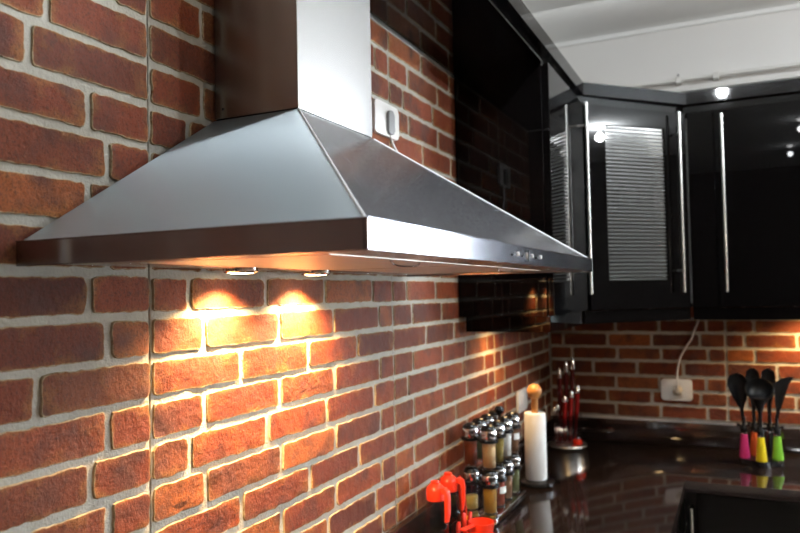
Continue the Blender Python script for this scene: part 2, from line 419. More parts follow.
BR = [[.87, 1.08, 1.28], [.845, 1.031, 1.235, 1.40], [.882, 1.08, 1.28], [.965, 1.16, 1.36], [.882, 1.08, 1.28], [.844, 1.041, 1.24, 1.42], [.882, 1.08, 1.28], [.844, 1.041, 1.24, 1.42]]
lay_panel(wall_back, .004, .770, BL, ZB, False)
lay_panel(wall_back, .770, 1.49, BR, ZB, False)

# ------------------------------------------------------------------ range hood
HY0, HY1, HD, HZ0, HZ1 = .5996, 1.7696, .502, 1.641, 1.672
CY0, CY1, CD, CZ = .980, 1.245, .1765, 1.9035
hood = thing('range_hood', (.2, 1.18, HZ0), 'large brushed steel pyramid range hood with lit lamps on the brick wall', 'range hood')
bm = bmesh.new()   # rim: four sided band
t = .004
for x0_, x1_, y0_, y1_ in ((HD-t, HD, HY0, HY1), (.004, HD-t, HY0, HY0+t), (.004, HD-t, HY1-t, HY1)):
    box(bm, x0_, x1_, y0_, y1_, HZ0, HZ1, .0009, 2)
rim = obj('rim', bm, STEELR, hood)
bm = bmesh.new()   # thin top lip that catches the light
box(bm, .004, HD+.0008, HY0-.0008, HY1+.0008, HZ1-.0006, HZ1+.0010, .0005, 1)
obj('rim_top_edge', bm, STEELR, hood)
i_ = .006          # folded sheets: near side, front, far side, each with its own grain
lo = [Vector((.005, HY0+i_, HZ1)), Vector((HD-i_, HY0+i_, HZ1)), Vector((HD-i_, HY1-i_, HZ1)), Vector((.005, HY1-i_, HZ1))]
hi = [Vector((.005, CY0-.002, CZ)), Vector((CD+.002, CY0-.002, CZ)), Vector((CD+.002, CY1+.002, CZ)), Vector((.005, CY1+.002, CZ))]
for k, m_ in ((0, STEELS), (1, STEEL), (2, STEEL)):
    q = [lo[k], lo[k+1], hi[k+1], hi[k]]
    n_ = (q[1]-q[0]).cross(q[3]-q[0]).normalized()*-.0012
    bm = bmesh.new(); f0 = [bm.verts.new(v) for v in q]; f1 = [bm.verts.new(v+n_) for v in q]
    bm.faces.new(f0); bm.faces.new(f1[::-1])
    for j in range(4): bm.faces.new((f0[j], f0[(j+1) % 4], f1[(j+1) % 4], f1[j]))
    obj('canopy_panel', bm, m_, hood)
for k in (1, 2):      # bright folded seams along the two front ridges
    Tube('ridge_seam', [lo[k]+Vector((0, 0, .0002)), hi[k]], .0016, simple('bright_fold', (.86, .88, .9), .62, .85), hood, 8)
bm = bmesh.new()   # flue cover with folded vertical edges
box(bm, .004, CD, CY0, CY1, CZ+.003, 2.304, .0012, 2)
obj('flue_cover', bm, STEELC, hood)
Box('flue_collar', .004, CD-.004, CY0+.004, CY1-.004, CZ-.004, CZ+.006, BLACKS, hood)
Box('screw', .020, .024, CY0-.001, CY0+.002, 1.921, 1.925, BLACKS, hood)
# underside: polished border, two mesh filters with handles
Box('underside_panel', .004, HD-t, HY0+t, HY1-t, HZ0+.004, HZ0+.007, STEELU, hood)
fm = steel('filter_mesh', (.60, .56, .50), .38, 1, .25)
for y0_, y1_ in ((HY0+.10, 1.175), (1.195, HY1-.10)):
    f_ = Box('grease_filter', .11, .40, y0_, y1_, HZ0+.0035, HZ0+.0041, fm, hood)
    ym = (y0_+y1_)/2
    Tube('filter_handle', spline([(.385, ym-.05, HZ0+.002), (.385, ym-.03, HZ0-.003), (.385, ym+.03, HZ0-.003), (.385, ym+.05, HZ0+.002)]), .0016, CHROME, f_, 8)
LAMPE = emit('lamp_glow', (1.0, .78, .45), 22)
for ly in (.985, 1.225):
    lamp = Lathe('lamp', [(.0, .006), (.030, .006), (.030, -.001), (.027, -.0035), (.024, -.0035)], (.052, ly, HZ0), CHROME, hood)
    Lathe('lamp_lens', [(.024, -.0030), (.016, -.0045), (0, -.005)], (.052, ly, HZ0), LAMPE, lamp)
    add_light('hood_lamp_light', 'SPOT', (.052, ly, HZ0-.008), HOOD_LAMP_W, WARM, lamp, (0, 0, 0), spot_size=R(134), spot_blend=.85, shadow_soft_size=.012)
# controls on the front of the rim
bm = bmesh.new(); zc = (HZ0+HZ1)/2
bx = HD
def rimdot(name, y, r, m_, z=zc, sy=1):
    prof_ = [(r, 0), (r, .0018), (r*.8, .0026), (0, .0028)]
    mm = Matrix.Rotation(R(90), 3, 'Y')
    bm_ = bmesh.new(); lathe(bm_, prof_, (bx, y, z), 16, mm); return obj(name, bm_, m_, hood, True)
rimdot('control_knob', 1.172, .0062, WHITEP)
bm = bmesh.new(); box(bm, bx+.0022, bx+.0042, 1.168, 1.176, zc-.0105, zc+.0105, .0008, 1); obj('knob_marker', bm, BLACKP, hood)
for k, yy in enumerate((1.085, 1.115, 1.143, 1.203, 1.232, 1.262)):
    rimdot('control_button', yy, .0036, WHITEP if k % 2 else BLACKP, zc+(.0012 if k % 2 else -.0012))
# ------------------------------------------------------------------ upper cabinets
CB, CBP, CT, CR0, CR1 = 1.515, 1.465, 2.306, 2.338, 2.386     # carcass bottom, pelmet bottom, carcass top, crown
KX, KXD, KY, KD = .292, .3142, 2.1715, 2.735
XR, YR = .6568, 3.0935
def bar_handle(parent, p0, p1, out, rad=.0058):
    """straight satin bar on two posts; out = vector from bar to door"""
    p0, p1, out = Vector(p0), Vector(p1), Vector(out)
    h = Tube('handle', [p0, p1], rad, ALU, parent, 12)
    d = (p1-p0)
    for f in (.12, .88): Tube('handle_post', [p0+d*f, p0+d*f+out], .0042, ALU, h, 8)
    return h
# left wall cabinet
cab = thing('wall_cabinet', (.15, 2.42, CBP), 'gloss black wall cabinet on the left brick wall, beside the range hood', 'cabinet')
Box('body', .003, KX, KY, KD-.012, CB, CT, BLACK, cab, .0012, 1)
Box('light_pelmet', .010, KX-.002, KY+.045, KY+.063, CBP, CB-.0008, BLACK, cab)
Box('light_pelmet', KX-.020, KX-.002, KY+.064, KD-.016, CBP, CB-.0008, BLACK, cab)
d_ = Box('door', KX+.0025, KXD, KY+.002, KD-.016, CB+.002, CT-.004, BLACK, cab, .0015, 1)
bar_handle(d_, (KXD+.034, 2.603, 1.578), (KXD+.034, 2.603, 2.274), (-.034, 0, 0))
# diagonal corner cabinet
A2, B2 = Vector((KXD, KD)), Vector((XR, YR)); U = (B2-A2).normalized(); NN = Vector((U.y, -U.x)); LD = (B2-A2).length
cc = thing('corner_cabinet', (.28, 3.12, CBP), 'gloss black corner wall cabinet with a banded glass door', 'cabinet')
back = .022
P_ = [Vector((.004, KD-.009)), Vector((KX, KD-.009)), A2-NN*back+U*.004, B2-NN*back-U*.004, Vector((XR-.002, YR+.02)), Vector((XR-.002, D-.006)), Vector((.004, D-.006))]
poly = [(p.x, p.y) for p in P_]
up_ = lambda a, b, h: Vector((a, b, h))
for nm, z0_, z1_ in (('body_bottom', CB, CB+.018), ('body_top', CT-.018, CT), ('shelf', 1.905, 1.917)):
    bm = bmesh.new(); prism(bm, poly, z0_, z1_, up_); obj(nm, bm, BLACK if nm != 'shelf' else CARC, cc)
def wallstrip(name, p, q, z0_, z1_, th, m_, parent, inn=None):
    p, q = Vector(p), Vector(q); u = (q-p).normalized(); n_ = Vector((u.y, -u.x)) * th
    pl = [(p.x, p.y), (q.x, q.y), (q.x+n_.x, q.y+n_.y), (p.x+n_.x, p.y+n_.y)]
    bm = bmesh.new(); prism(bm, pl, z0_, z1_, up_); return obj(name, bm, m_, parent)
wallstrip('body_back', (.006, D-.026), (.006, KD), CB+.019, CT-.019, -.012, CARC, cc)
wallstrip('body_back', (.020, D-.008), (XR-.024, D-.008), CB+.019, CT-.019, .012, CARC, cc)
wallstrip('body_side', (.020, KD-.007), (KX-.004, KD-.007), CB+.019, CT-.019, -.014, CARC, cc)
wallstrip('body_side', (XR-.004, YR+.03), (XR-.004, D-.008), CB+.019, CT-.019, .014, CARC, cc)
# door frame built around the pane; s along the door, z up
def diag(s, z, n_): q = A2+U*s+NN*n_; return Vector((q.x, q.y, z))
door = None
S0, S1, G0, G1, GZ0, GZ1 = .010, LD-.006, .097, .384, 1.629, 2.232
fr_pieces = ((S0, G0, CB+.002, CT-.004), (G1, S1, CB+.002, CT-.004), (G0, G1, CB+.002, GZ0), (G0, G1, GZ1, CT-.004))
bm = bmesh.new()
for a, b_, c_, d2 in fr_pieces:
    vv = box(bm, a, b_, -.020, 0, c_, d2)
for v in bm.verts: v.co = diag(v.co.x, v.co.z, v.co.y)
bmesh.ops.remove_doubles(bm, verts=bm.verts[:], dist=1e-5)
door = obj('door', bm, BLACK, cc)
bm = bmesh.new(); box(bm, G0+.0005, G1-.0005, -.013, -.008, GZ0+.0005, GZ1-.0005)
for v in bm.verts: v.co = diag(v.co.x, v.co.z, v.co.y)
obj('pane', bm, GLASSB, door)
o3 = -NN*.033
hp = diag(.429, 1.578, .033)
bar_handle(door, hp, (hp.x, hp.y, 2.296), (o3.x, o3.y, 0))
bm = bmesh.new(); pl = []
for s, n_ in ((-.006, -.022), (LD+.0115, -.022), (LD+.0115, -.040), (-.006, -.040)):
    q = A2+U*s+NN*n_; pl.append((q.x, q.y))
prism(bm, pl, CBP, CB-.0008, up_); obj('light_pelmet', bm, BLACK, cc)
# glasses and a jar on the shelves behind the pane
gprof = [(.0, 0), (.026, 0), (.030, .004), (.032, .09), (.0305, .09), (.027, .008), (0, .008)]
gbm = bmesh.new(); lathe(gbm, gprof, (0, 0, 0), 16); gme = bpy.data.meshes.new('tumbler'); gbm.to_mesh(gme); gbm.free()
for p in gme.polygons: p.use_smooth = True
GL = ['clear drinking glass at the left end of the cabinet middle shelf', 'clear drinking glass second from left on the cabinet middle shelf', 'clear drinking glass third from left on the cabinet middle shelf', 'clear drinking glass at the right end of the cabinet middle shelf',
      'left clear drinking glass on the corner cabinet bottom board', 'middle clear drinking glass on the corner cabinet bottom board', 'right clear drinking glass on the corner cabinet bottom board', 'clear drinking glass behind the front row on the middle shelf']
DRINK = thin_glass('drinking_glass', (.86, .89, .90), .03)
for k, (s, n_, z_) in enumerate(((.13, -.075, 1.9175), (.205, -.075, 1.9175), (.285, -.08, 1.9175), (.355, -.085, 1.9175), (.15, -.07, 1.5335), (.225, -.07, 1.5335), (.31, -.075, 1.5335), (.245, -.16, 1.9175))):
    q = A2+U*s+NN*n_
    o = link_mesh('drinking_glass', gme, DRINK, (q.x, q.y, z_))
    tag(o, GL[k], 'glass', 'glasses on the middle shelf' if z_ > 1.8 else 'glasses on the cabinet bottom')
# right cabinet on the back wall
rc = thing('wall_cabinet', (1.0, 3.25, CBP), 'gloss black wall cabinet on the back wall, right of the glass door', 'cabinet')
RX1 = 1.335
Box('body', XR+.002, RX1, YR+.022, D-.006, CB, CT, BLACK, rc, .0012, 1)
Box('filler_strip', XR+.002, .755, YR, YR+.020, CB, CT-.004, BLACK, rc, .0012, 1)
d_ = Box('door', .759, 1.287, YR-.0015, YR+.020, CB+.002, CT-.004, BLACK, rc, .0015, 1)
bar_handle(d_, (.787, YR-.036, 1.576), (.787, YR-.036, 2.279), (0, .034, 0))
Box('filler_strip', 1.2905, RX1, YR, YR+.020, CB, CT-.004, BLACK, rc, .0012, 1)
Box('light_pelmet', XR+.002, RX1, YR+.022, YR+.040, CBP, CB-.0008, BLACK, rc)
# crown boards over the cabinets: a flat shelf over the hood, then a fascia around the run
cr = thing('crown_board', (.3, 2.7, CT), 'long black crown board running along the tops of the wall cabinets', 'crown board')
Box('bridge_board', .004, KX+.004, CY1+.004, KY-.001, CT, CT+.018, BLACK, cr)
ci = .016
po = [(.004, KY), (KX+.002, KY), (KX+.002, KD-.006), (XR-.012, YR+.020), (RX1, YR+.020), (RX1, D-.006), (.004, D-.006)]
bm = bmesh.new(); prism(bm, po, CT+.0006, CR0, up_); obj('shadow_strip', bm, BLACKE, cr)
ax = KXD+.002
po = [(.004, CY1+.004), (ax, CY1+.004), (ax, KD-.001), (XR+.001, YR-.003), (RX1+.004, YR-.003), (RX1+.004, D-.006), (.004, D-.006)]
bm = bmesh.new(); prism(bm, po, CR0+.0004, CR1, up_); obj('crown_fascia', bm, BLACKE, cr)
bm = bmesh.new(); box(bm, .004, KX-.004, CY1+.004, KY-.001, CT+.0184, CR0); obj('bridge_filler', bm, BLACKE, cr)

# ------------------------------------------------------------------ worktop, base cabinets
CTZ = .9015; XF, YF = .626, 2.774
bm = bmesh.new()
prism(bm, [(.004, -1.2), (XF, -1.2), (XF, YF), (2.9, YF), (2.9, D-.004), (.004, D-.004)], CTZ-.038, CTZ, up_, .003)
wt = thing('worktop', (.3, 2.9, CTZ-.038), 'L-shaped polished black granite worktop with a low upstand', 'worktop')
obj('slab', bm, GRAN, wt, True)
Box('upstand', .0045, .0245, -1.2, D-.026, CTZ+.0004, .999, GRAN, wt, .002, 2)
Box('upstand', .0045, 2.9, D-.0245, D-.0045, CTZ+.0004, 1.0005, GRAN, wt, .002, 2)
def base_unit(name, label, x0, x1, y0, y1, face, ha=None):
    t_ = thing(name, ((x0+x1)/2, (y0+y1)/2, 0), label, 'cabinet')
    Box('plinth', x0+.03, x1-.03, y0+.03, y1-.03, 0, .10, BLACKE, t_)
    Box('body', x0, x1, y0, y1, .1005, CTZ-.0385, BLACK, t_)
    return t_
bu = base_unit('base_cabinet', 'gloss black base cabinet under the left run of worktop', .02, .59, 1.75, 2.79, 'x')
Box('door', .5905, .611, 1.755, 2.755, .11, CTZ-.045, BLACK, bu, .0015, 1)
bu = base_unit('base_cabinet', 'gloss black base cabinet with a bar handle under the back worktop', .62, 1.30, 2.815, D-.02, 'y')
d_ = Box('door', .632, 1.295, 2.793, 2.8145, .11, CTZ-.045, BLACK, bu, .0015, 1)
bar_handle(d_, (.648, 2.765, .45), (.648, 2.765, .806), (0, .028, 0), .0052)

# ------------------------------------------------------------------ puck lights, downlights
PUCKE = emit('puck_glow', (1.0, .72, .38), 6)
for px, py, lab, pf in ((.110, 2.46, 'small warm puck light under the left wall cabinet', .5), (1.10, 3.28, 'small warm puck light under the back wall cabinet', 1.0)):
    pk = thing('puck_light', (px, py, CB-.012), lab, 'light')
    Lathe('housing', [(0, .0115), (.034, .0115), (.034, .002), (.028, 0)], (px, py, CB-.012), CHROME, pk)
    Lathe('lens', [(.028, .001), (.015, -.001), (0, -.0015)], (px, py, CB-.012), PUCKE, pk)
    add_light('puck_lamp_light', 'SPOT', (px, py, CB-.018), PUCK_W*pf, WARM, pk, (0, 0, 0), spot_size=R(156), spot_blend=1.0, shadow_soft_size=.02)
DLE = emit('downlight_glow', (1, 1, 1), 25)
for k, (px, py, lab, pw) in enumerate(((.78, 1.47, 'small ceiling lamp above the range hood', 22), (1.30, .05, 'small ceiling lamp above the viewer', 2), (1.30, -1.08, 'small ceiling lamp at the rear of the room', 1.5), (3.25, 2.45, 'small ceiling lamp nearest the window', 118))):
    dl = thing('downlight', (px, py, CEILZ-.004), lab, 'light', 'ceiling downlights')
    Lathe('trim_ring', [(.024, .0035), (.046, .0035), (.044, -.006), (.026, -.006), (.024, .002)], (px, py, CEILZ-.004), WHITEP, dl)
    Lathe('lens', [(.024, .000), (.022, -.010), (.014, -.017), (0, -.020)], (px, py, CEILZ-.004), DLE, dl)
    add_light('downlight_lamp_light', 'POINT', (px, py, CEILZ-.085), pw, COOL, dl, shadow_soft_size=.03 if pw > 10 else .02)

pd = thing('fill_pendant', (2.60, 1.30, 1.90), 'added out-of-view globe pendant, fill light for the back wall under the cabinets', 'lamp')  # invented pendant out of view, added to brighten the back wall below the cabinets
Lathe('globe', [(0, -.075)]+[(.075*math.sin(R(a)), -.075*math.cos(R(a))) for a in range(15, 166, 15)]+[(.018, .074), (0, .074)], (2.60, 1.30, 1.98), emit('fill_pendant_glow', (1.0, .88, .72), 6), pd, 24)
Tube('cable', [(2.60, 1.30, 2.055), (2.60, 1.30, CEILZ-.022)], .004, BLACKP, pd)
Lathe('ceiling_rose', [(0, -.022), (.03, -.022), (.05, -.002), (0, -.001)], (2.60, 1.30, CEILZ), WHITEP, pd)
add_light('fill_pendant_light', 'POINT', (2.60, 1.30, 1.86), 32, (1.0, .84, .66), pd, shadow_soft_size=.06)

# ------------------------------------------------------------------ conduit above the back cabinets
cd_ = thing('wall_conduit', (1.2, D-.03, 2.50), 'thin white conduit rail on two clips above the back cabinets', 'conduit')
Tube('pipe', [(.30, D-.020, 2.519), (2.95, D-.020, 2.519)], .009, RAIL, cd_)
for px in (.616, .769, 1.35, 1.9, 2.5): Box('clip', px-.012, px+.012, D-.031, D+.0115, 2.505, 2.533, RAIL, cd_, .002, 1)
Box('clip_screw', .610, .618, D+.002, D+.0115, 2.546, 2.554, GREYP, cd_)
Box('ledge', .30, 2.95, D-.012, D+.0115, 2.470, 2.484, RAIL, cd_)

# ------------------------------------------------------------------ sockets
def socket(label, loc, w_, h_, left=True):
    t_ = thing('wall_socket', loc, label, 'socket')
    fn = (lambda a, b, h: Vector((loc[0]+h, loc[1]+a, loc[2]+b))) if left else (lambda a, b, h: Vector((loc[0]+a, loc[1]-h, loc[2]+b)))
    bm = bmesh.new(); prism(bm, rrect(w_, h_, .014), 0, .009, fn, .002); pl_ = obj('face_plate', bm, WHITEP, t_, True)
    return t_, fn
# upper left, behind the hood flue
t_, fn = socket('white wall socket with a grey plug beside the range hood flue', (.0045, 1.648, 2.047), .140, .086)
bm = bmesh.new(); prism(bm, rrect(.032, .062, .010, cx=.010, cy=-.006), .0092, .018, fn, .003); obj('plug', bm, GREYP, t_, True)
Tube('plug_cord', spline([(.014, 1.66, 2.015), (.014, 1.675, 1.99), (.022, 1.70, 1.95), (.016, 1.70, 1.88), (.016, 1.68, 1.76)]), .0035, WHITEP, t_)
# lower left, behind the paper towel
t_, fn = socket('white wall socket behind the paper towel roll', (.0045, 2.865, 1.147), .135, .088)
bm = bmesh.new(); prism(bm, rrect(.05, .05, .022), .0092, .012, fn, .001); obj('socket_insert', bm, WHITEP, t_, True)
# back wall with the plug and cord
t_, fn = socket('white wall socket with a plugged-in cord on the back wall', (.566, D-.0045, 1.143), .130, .094, False)
mm = Matrix.Rotation(R(90), 3, 'X')
bm = bmesh.new(); lathe(bm, [(0, 0), (.021, 0), (.021, .006), (.017, .010), (.017, .024), (.010, .032), (0, .033)], (.570, D-.0138, 1.143), 20, mm); obj('plug', bm, CREAMP, t_, True)
y_ = D-.040
Tube('plug_cord', spline([(.570, y_, 1.148), (.571, y_, 1.175), (.573, y_+.01, 1.23), (.585, y_+.018, 1.285), (.612, y_+.02, 1.335), (.634, y_+.02, 1.37), (.646, y_+.02, 1.405), (.662, y_+.02, 1.445), (.672, y_+.02, 1.50)]), .0042, WHITEP, t_)

# ------------------------------------------------------------------ paper towel
px, py = .146, 2.545
ph = thing('paper_towel_holder', (px, py, CTZ), 'paper towel stand with a round wooden knob on the worktop', 'towel holder')
Lathe('base', [(0, .001), (.066, .001), (.068, .004), (.066, .013), (.060, .016), (0, .016)], (px, py, CTZ), BLACKP, ph, 32)
Lathe('pole', [(.0, .0165), (.0120, .0165), (.0120, .310), (0, .310)], (px, py, CTZ), WOOD, ph, 16)
kp = [(0, .302)]+[(.0270*math.sin(R(a)), .330-.0280*math.cos(R(a))) for a in range(20, 180, 20)]+[(0, .358)]
Lathe('knob', kp, (px, py, CTZ), WOOD, ph, 24)
tr = Lathe('paper_towel_roll', [(.0140, .018), (.037, .018), (.0385, .021), (.0385, .251), (.037, .254), (.0140, .254), (.0140, .018)], (px, py, CTZ), PAPER, None, 40)
tag(tr, 'white paper towel roll standing on its holder', 'paper towel')

# ------------------------------------------------------------------ spice rack and jars
rk = thing('spice_rack', (.09, 2.21, CTZ), 'two-tier spice rack with a chrome base and black holders', 'spice rack')
RX0, RX1_, RY0, RY1 = .028, .156, 2.045, 2.375
Box('base_tray', RX0, RX1_, RY0, RY1, CTZ+.001, CTZ+.020, CHROME, rk, .004, 2)
Box('post', .0835, .0945, 2.1335, 2.1425, CTZ+.0205, 1.160, CHROME, rk, .002, 1)
Box('post', .0835, .0945, 2.2995, 2.3085, CTZ+.0205, 1.160, CHROME, rk, .002, 1)
for z_ in (1.004, 1.138):
    for xr in (.056, .122):
        bm = bmesh.new()
        for k in range(4):
            yc = 2.088+.083*k+(.018 if xr < .1 else 0)
            lathe(bm, [(.0244, 0), (.029, 0), (.029, .008), (.0244, .008), (.0244, 0)], (xr, yc, z_), 20)
        box(bm, .0835 if xr < .1 else .0895, .0885 if xr < .1 else .0945, 2.09, 2.36, z_, z_+.008)
        obj('jar_holder', bm, BLACKP, rk, True)
Lathe('carry_knob', [(0, 1.160), (.006, 1.160), (.006, 1.185), (.014, 1.192), (.017, 1.202), (.012, 1.212), (0, 1.215)], (.089, 2.304, 0), BLACKP, rk, 20)
def mk(prof_, nm):
    b2 = bmesh.new(); lathe(b2, [(r_*1.2, z_*1.11) for r_, z_ in prof_], (0, 0, 0), 20); me = bpy.data.meshes.new(nm); bmesh.ops.recalc_face_normals(b2, faces=b2.faces[:]); b2.to_mesh(b2 and me); b2.free()
    for p in me.polygons: p.use_smooth = True
    return me
JG = mk([(0, 0), (.016, 0), (.0185, .004), (.0195, .085), (.0185, .092)], 'jar_glass')
JC = mk([(.0208, .0845), (.0212, .086), (.0212, .104), (.0200, .106)], 'jar_cap')
JL = mk([(.0200, .1062), (.0196, .110), (.015, .117), (.007, .1205), (0, .121)], 'jar_lid')
JF = mk([(0, .0065), (.0155, .0065), (.0168, .070), (0, .072)], 'spice')
JFh = mk([(0, .0065), (.0155, .0065), (.0162, .040), (0, .042)], 'spice')
def spice(name, col): return simple(name, col, .95, bump=.6, bscale=420, var=.35, vscale=300)
SP = {k: spice('spice_'+k, c) for k, c in dict(mustard=(.33, .18, .03), yellow=(.50, .36, .10), paprika=(.26, .045, .018), herb=(.13, .14, .06), chilli=(.22, .05, .02), beige=(.55, .38, .20), olive=(.22, .16, .035), salt=(.75, .75, .72), brown=(.20, .10, .05)).items()}
LABELM = simple('paper_label', (.75, .75, .72), .7)
JTOP = simple('jar_shell_glass', (.9, .9, .9), .03)
JGLASS = thin_glass('jar_glass', (.93, .94, .93), .02)
def spice_jar(x, y, z, key, label, half=False, lab=False):
    t_ = thing('spice_jar', (x, y, z), label, 'spice jar', 'spice jars in the rack')
    link_mesh('glass', JG, JGLASS, (x, y, z), t_); link_mesh('cap_ring', JC, CHROME, (x, y, z), t_); link_mesh('lid', JL, BLACKP, (x, y, z), t_)
    link_mesh('spice', JFh if half else JF, SP[key], (x, y, z), t_)
    if lab:
        b2 = bmesh.new(); n = 6; rr = .0199*1.2
        lo_ = [b2.verts.new(Vector((x+rr*math.cos(R(-60+80*k/n)), y+rr*math.sin(R(-60+80*k/n)), z+.045))) for k in range(n+1)]
        hi_ = [b2.verts.new(v.co+Vector((0, 0, .020))) for v in lo_]
        for k in range(n): b2.faces.new((lo_[k], lo_[k+1], hi_[k+1], hi_[k]))
        obj('label', b2, LABELM, t_, True)
zl, zu = CTZ+.0205, 1.0565
FRT = [2.088+.083*k for k in range(4)]; BCK = [v+.018 for v in FRT]
spice_jar(.122, FRT[0], zl, 'mustard', 'lower front spice jar full of mustard brown powder, nearest the viewer')
spice_jar(.122, FRT[1], zl, 'paprika', 'lower front spice jar of brick red powder with a white label', lab=True)
spice_jar(.122, FRT[2], zl, 'brown', 'lower front spice jar of brown powder, third from the viewer')
spice_jar(.122, FRT[3], zl, 'herb', 'lower front spice jar of grey green herbs, nearest the paper towel')
spice_jar(.056, BCK[0], zl, 'yellow', 'lower spice jar half full of pale yellow powder, against the brick wall', half=True)
spice_jar(.122, FRT[0], zu, 'beige', 'upper front spice jar of beige powder, nearest the viewer')
spice_jar(.122, FRT[1], zu, 'olive', 'upper front spice jar of olive brown powder, second from the viewer')
spice_jar(.122, FRT[2], zu, 'salt', 'upper front spice jar full of white salt')
spice_jar(.122, FRT[3], zu, 'brown', 'upper front spice jar of brown seeds beside the paper towel', lab=True)
spice_jar(.056, BCK[0], zu, 'chilli', 'upper spice jar of red brown chilli flakes, against the brick wall')
spice_jar(.056, BCK[1], zu, 'herb', 'upper back spice jar, second from the viewer along the wall')
spice_jar(.056, BCK[2], zu, 'paprika', 'upper back spice jar, third from the viewer along the wall')
spice_jar(.056, BCK[3], zu, 'yellow', 'upper back spice jar, farthest along the brick wall')

# ------------------------------------------------------------------ red dispensers and red measuring things
def dispenser(x, y, label, ang):
    t_ = thing('syrup_dispenser', (x, y, CTZ), label, 'dispenser', 'red-topped glass dispensers')
    Lathe('glass_jar', [(0, .001), (.031, .001), (.034, .005), (.034, .075), (.030, .105), (.0235, .130), (.0225, .142), (.0205, .142), (.0215, .128), (.028, .103), (.0318, .074), (.0318, .008), (0, .006)], (x, y, CTZ), GLASS2, t_, 28)
    cp = Lathe('cap', [(.0245, .138), (.0255, .140), (.0255, .164), (.023, .172), (.014, .180), (.006, .183), (0, .184)], (x, y, CTZ), REDP, t_, 28)
    ca, sa = math.cos(R(ang)), math.sin(R(ang))
    fn = lambda a, b, h: Vector((x+a*ca-h*sa, y+a*sa+h*ca, CTZ+b))
    pts = [(.020, .172), (.034, .176), (.045, .168), (.048, .148), (.046, .110), (.041, .085), (.036, .085), (.038, .112), (.039, .146), (.036, .160), (.022, .160)]
    bm = bmesh.new(); prism(bm, pts, -.0075, .0075, fn, .0015); obj('handle', bm, REDP, t_, True)
    bm = bmesh.new(); box(bm, -.012, .010, -.008, .008, .180, .189, .003, 2)
    for v in bm.verts: v.co = fn(v.co.x, v.co.z, v.co.y)
    obj('thumb_tab', bm, REDP, cp, True)
GLASS2 = thin_glass('dispenser_glass', (.90, .92, .92), .02)
dispenser(.068, 1.790, 'red-capped glass syrup dispenser with a strap handle, nearest the viewer', -20)
dispenser(.068, 1.885, 'red-capped glass syrup dispenser farther along, nearer the spice rack', 10)
REDT = simple('translucent_red', (.75, .04, .015), .18, trans=.35)
def cup(x, y, z, r0, r1, h, label, tilt=0, ha=None, base=0):
    t_ = thing('measuring_cup', (x, y, z), label, 'measuring cup', 'red measuring cups')
    m_ = Matrix.Rotation(tilt, 3, 'Y')
    bm = bmesh.new(); lathe(bm, [(0, 0), (r0*.9, 0), (r0, .003), (r1, h), (r1-.0025, h), (r0-.0022, .005), (0, .004)], (x, y, z), 24, m_); obj('bowl', bm, REDP, t_, True)
    ca, sa = math.cos(R(ha)), math.sin(R(ha))
    fn = lambda a, b, hh: Vector((x+a*ca-b*sa, y+a*sa+b*ca, z+hh))
    bm = bmesh.new(); prism(bm, rrect(.055, .014, .006, cx=r1+.024), h-.005, h-.0005, fn, .001); obj('handle', bm, REDP, t_, True)
    return t_
cup(.152, 1.915, CTZ+.001, .030, .036, .052, 'wide red plastic measuring cup in front of the spice rack', 0, 250)
cup(.160, 1.825, CTZ+.001, .024, .029, .040, 'small red plastic measuring cup beside the red-capped dispensers', 0, 300)
def paddle(x, y, lean, hz, label, w_=.012):
    t_ = thing('measuring_spoon', (x, y, CTZ), label, 'spoon', 'red measuring spoons')
    fn = lambda a, b, h: Vector((x+h+(b)*math.sin(R(lean))*.5, y+a, CTZ+.006+b*math.cos(R(lean)*.5)))
    pts = []
    for k in range(17):
        a_ = math.pi*k/16; pts.append((w_*math.cos(a_), hz-.014+.014*math.sin(a_)))
    pts += [(-w_*.75, hz*.5), (-w_*.45, .0), (w_*.45, .0), (w_*.75, hz*.5)]
    bm = bmesh.new(); prism(bm, pts, -.003, .003, fn, .001); obj('spoon_handle', bm, REDP, t_, True)
    Lathe('spoon_bowl', [(0, 0), (.012, .001), (.016, .008), (.0175, .010), (.015, .010), (0, .004)], (x, y, CTZ+.001), REDP, t_, 20)
paddle(.108, 1.845, 6, .062, 'red measuring spoon with its handle up, nearest the near dispenser')
paddle(.112, 1.892, -4, .072, 'red measuring spoon with its handle up, middle of three')
paddle(.108, 1.935, 8, .064, 'red measuring spoon with its handle up, nearest the spice rack')
tg = thing('tongs', (.100, 1.945, CTZ), 'translucent red tongs standing beside the far dispenser', 'tongs')
for s in (-1, 1):
    Tube('tong_arm', spline([(.080, 1.975+s*.006, CTZ+.004), (.078, 1.975+s*.016, CTZ+.06), (.074, 1.97+s*.014, CTZ+.12), (.070, 1.965+s*.003, CTZ+.158)]), [.004]*24+[.003], REDT, tg)
Box('yellow_tip', .085, .095, 1.972, 1.984, CTZ+.032, CTZ+.042, simple('yellow_plastic', (.85, .62, .02), .35), tg, .002, 1)

